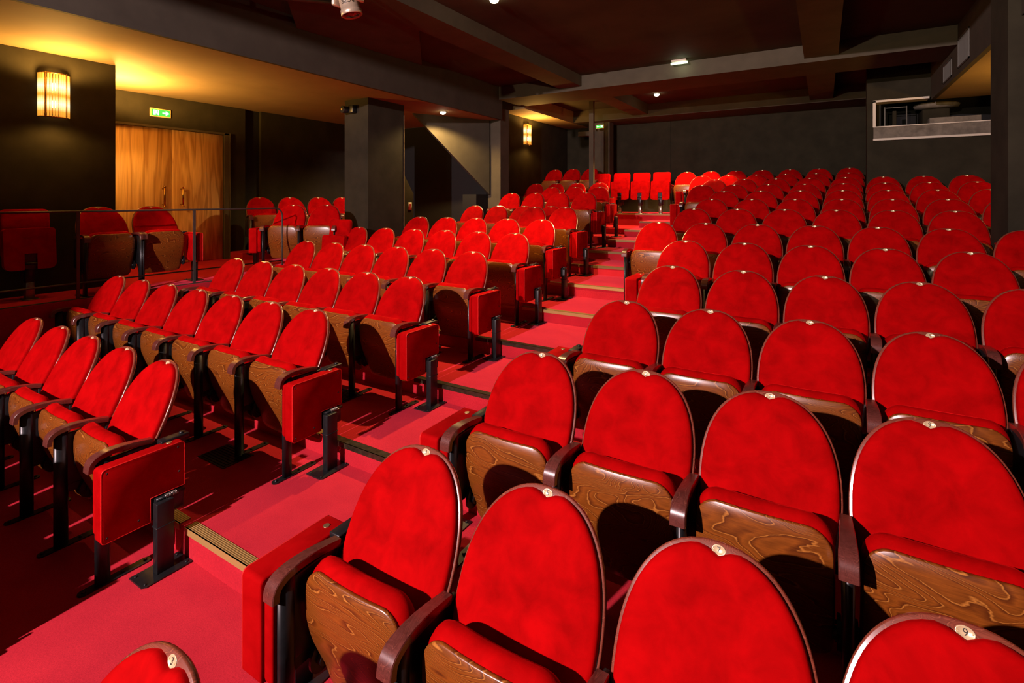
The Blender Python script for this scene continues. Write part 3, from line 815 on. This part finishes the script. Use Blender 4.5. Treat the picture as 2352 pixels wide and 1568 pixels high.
# ceiling downlights
for (x, y, z, e, ang, lab) in ((-6.25, 7.72, 1.679, 330, 150, 'bright recessed downlight in the left soffit above the stair bulkhead'),
                     (-3.19, 11.45, 2.349, 900, 100, 'bright recessed downlight between the two back ceiling beams'),
                     (-3.30, 5.02, 2.349, 760, 88, 'recessed downlight in the dark ceiling above the middle of the aisle')):
    r = empty('ceiling_downlight', (x, y, z))
    n = 20
    mb = MB(); mb.rings([[(rr*cos(2*pi*j/n), rr*sin(2*pi*j/n), zz) for j in range(n)] for rr, zz in ((.075, 0), (.072, -.012), (.052, -.012), (.050, -.004))], cap0=False, cap1=False)
    kid(r, 'ring', mb.mesh('ring', M['steel']))
    mb = MB(); mb.tube([(0, 0, -.004), (0, 0, -.03), (0, 0, -.045), (0, 0, -.055)], [.055, .052, .04, .01], 16); kid(r, 'bulb', mb.mesh('bulb', M['downlight']))
    tag(r, lab, 'downlight', 'ceiling downlights')
    lamp('downlight_light', 'SPOT', (x, y, z-.07), e, (1.0, .62, .22), (x+.0, y-.0, z-2), size=.04, angle=ang, blend=.4)

# exit signs and emergency lamp
def exitsign(loc, rz, label, sc=1, flip=False):
    r = empty('exit_sign', loc, rz)
    w, h = .155*sc, .068*sc
    mb = MB(); mb.rbox(-w, w, -.028, 0, -h, h, .008, 2); kid(r, 'case', mb.mesh('case', M['exit_frame']))
    mb = MB(); mb.box(-w*.86, w*.90, -.031, -.0285, -h*.76, h*.76); pn = kid(r, 'green_panel', mb.mesh('green_panel', M['exit_green']))
    f = -1 if flip else 1
    mb = MB()
    # running figure in a doorway, and an arrow
    def bx(x0, x1, z0, z1): mb.box(min(x0*f, x1*f), max(x0*f, x1*f), -.0335, -.0315, z0, z1)
    bx(-w*.72, -w*.60, -h*.6, h*.6); bx(-w*.6, -w*.22, h*.5, h*.6); bx(-w*.30, -w*.22, -h*.6, h*.55)
    bx(-w*.52, -w*.40, h*.22, h*.44); bx(-w*.55, -w*.36, -h*.18, h*.18); bx(-w*.58, -w*.50, -h*.58, -h*.12); bx(-w*.42, -w*.34, -h*.5, -h*.12)
    kid(pn, 'running_figure', mb.mesh('running_figure', M['exit_white']))
    mb = MB()
    pts = [(w*.14*f, -h*.16), (w*.45*f, -h*.16), (w*.45*f, -h*.55), (w*.82*f, 0), (w*.45*f, h*.55), (w*.45*f, h*.16), (w*.14*f, h*.16)]
    mb.prism(pts, 'y', -.0335, -.0315); kid(pn, 'arrow', mb.mesh('arrow', M['exit_white']))
    tag(r, label, 'exit sign', 'green exit signs')
    return r
exitsign((-9.25, 4.16, 1.40), pi/2, 'lit green exit sign on the wall above the timber doors')
exitsign((-4.96, 12.55, 1.875), 0, 'lit green exit sign below back ceiling beam near the thin column', .72, flip=True)
lamp('exit_glow', 'POINT', (-4.96, 12.45, 1.97), .25, (.3, 1, .5), size=.05)
r = empty('emergency_lamp', (-2.09, 8.86, ZC))
mb = MB(); mb.rbox(-.12, .12, -.05, .05, -.035, -.001, .006, 2); kid(r, 'case', mb.mesh('case', M['white']))
mb = MB(); mb.rbox(-.14, .14, -.012, .012, -.075, -.035, .004, 1); kid(r, 'lens', mb.mesh('lens', emit('emergency_glow', (.75, .95, .6), 1.6)))
tag(r, 'small emergency light on the ceiling before the long cross beam', 'emergency light')
lamp('emergency_glow', 'POINT', (-2.05, 8.86, 2.24), 1.2, (.85, 1, .65), size=.04)
r = empty('smoke_detector', (-5.14, 12.55, 1.86))
mb = MB(); mb.rbox(-.028, .028, -.03, 0, -.04, .01, .008, 2); mb.tube([(0, -.015, .01), (0, -.015, .045)], .014, 8); kid(r, 'case', mb.mesh('case', M['plaster'])); tag(r, 'tiny pale sensor beside the back exit sign', 'sensor')

# security camera on the pillar
r = empty('security_camera', (-6.86, 6.0, 1.50))
mb = MB(); mb.rbox(.05, .16, -.09, 0, -.06, .07, .01, 2); kid(r, 'bracket', mb.mesh('bracket', M['black']))
mb = MB(); mb.tube([(-.02, -.16, 0), (-.01, -.10, .0), (.05, -.05, .0)], [.062, .06, .05], 16); hd = kid(r, 'housing', mb.mesh('housing', M['black']))
mb = MB(); mb.tube([(-.02, -.162, 0), (-.021, -.17, 0)], [.022, .018], 10); kid(hd, 'lens', mb.mesh('lens', M['brass']))
tag(r, 'small black spotlight camera at the top of the left square pillar', 'camera')

# moving-head stage lamp hanging upside down from the ceiling
r = empty('moving_head_lamp', (-4.20, 3.64, ZC))
mb = MB(); mb.rbox(-.17, .17, -.14, .14, -.10, -.001, .03, 3); kid(r, 'base', mb.mesh('base', M['alu']))
mb = MB()
for s in (-1, 1):
    mb.rbox(s*.155-.022, s*.155+.022, -.07, .07, -.34, -.08, .02, 3)
kid(r, 'yoke', mb.mesh('yoke', M['alu']))
rot = Matrix.Rotation(radians(8), 4, 'X') @ Matrix.Rotation(radians(-10), 4, 'Y')
def cyl(rz, seg=28): return [[(rr*cos(2*pi*j/seg), rr*sin(2*pi*j/seg), z) for j in range(seg)] for rr, z in rz]
mb = MB(); mb.rings(cyl([(.07, -.13), (.098, -.15), (.098, -.27), (.101, -.275), (.098, -.28), (.098, -.40), (.106, -.405), (.108, -.455), (.100, -.462), (.092, -.45)]))
me = mb.mesh('head', M['alu']); pv = Matrix.Translation((0, 0, -.26)) @ rot @ Matrix.Translation((0, 0, .26)); me.transform(pv); hd = kid(r, 'head', me)
mb = MB(); mb.rings(cyl([(.090, -.452), (.07, -.462), (.03, -.468), (.002, -.47)]))
me = mb.mesh('lens', M['lens']); me.transform(pv); kid(hd, 'lens', me)
cu = bpy.data.curves.new('lettering', 'FONT'); cu.body = 'ROBE'; cu.size = .055; cu.align_x = 'CENTER'; cu.align_y = 'CENTER'; cu.extrude = .002
to = bpy.data.objects.new('tmp', cu); COL.objects.link(to)
dg = bpy.context.evaluated_depsgraph_get(); lm = bpy.data.meshes.new_from_object(to.evaluated_get(dg)); bpy.data.objects.remove(to)
for v in lm.vertices:       # wrap upside-down lettering round the housing
    x, y, z = v.co; a = -pi/2 + (-x)/.098 + radians(38); rr = .0985+z
    v.co = (rr*cos(a), rr*sin(a), -.335-y)
lm.transform(pv); lm.materials.clear(); lm.materials.append(M['ink']); lm.name = 'lettering'; kid(hd, 'lettering', lm)
tag(r, 'silver moving-head stage lamp hanging upside down from the dark ceiling', 'stage lamp')
r = empty('ceiling_pipe', (-5.55, 3.0, 2.2))
kid(r, 'pipe', MB().tube([(-.27, -.35, 0), (.9, .9, 0)], .03, 12).mesh('pipe', M['rail']))
mb = MB()
for t_ in (.25, .75): mb.box(-.27+1.17*t_-.01, -.27+1.17*t_+.01, -.35+1.25*t_-.01, -.35+1.25*t_+.01, .025, .149)
kid(r, 'hangers', mb.mesh('hangers', M['black']))
tag(r, 'grey lighting pipe hung under the dark ceiling at upper left', 'pipe')

# drop the prototypes
def kill(o):
    for c_ in list(CH.get(o, [])): kill(c_)
    bpy.data.objects.remove(o)
for o in PROTO.values(): kill(o)
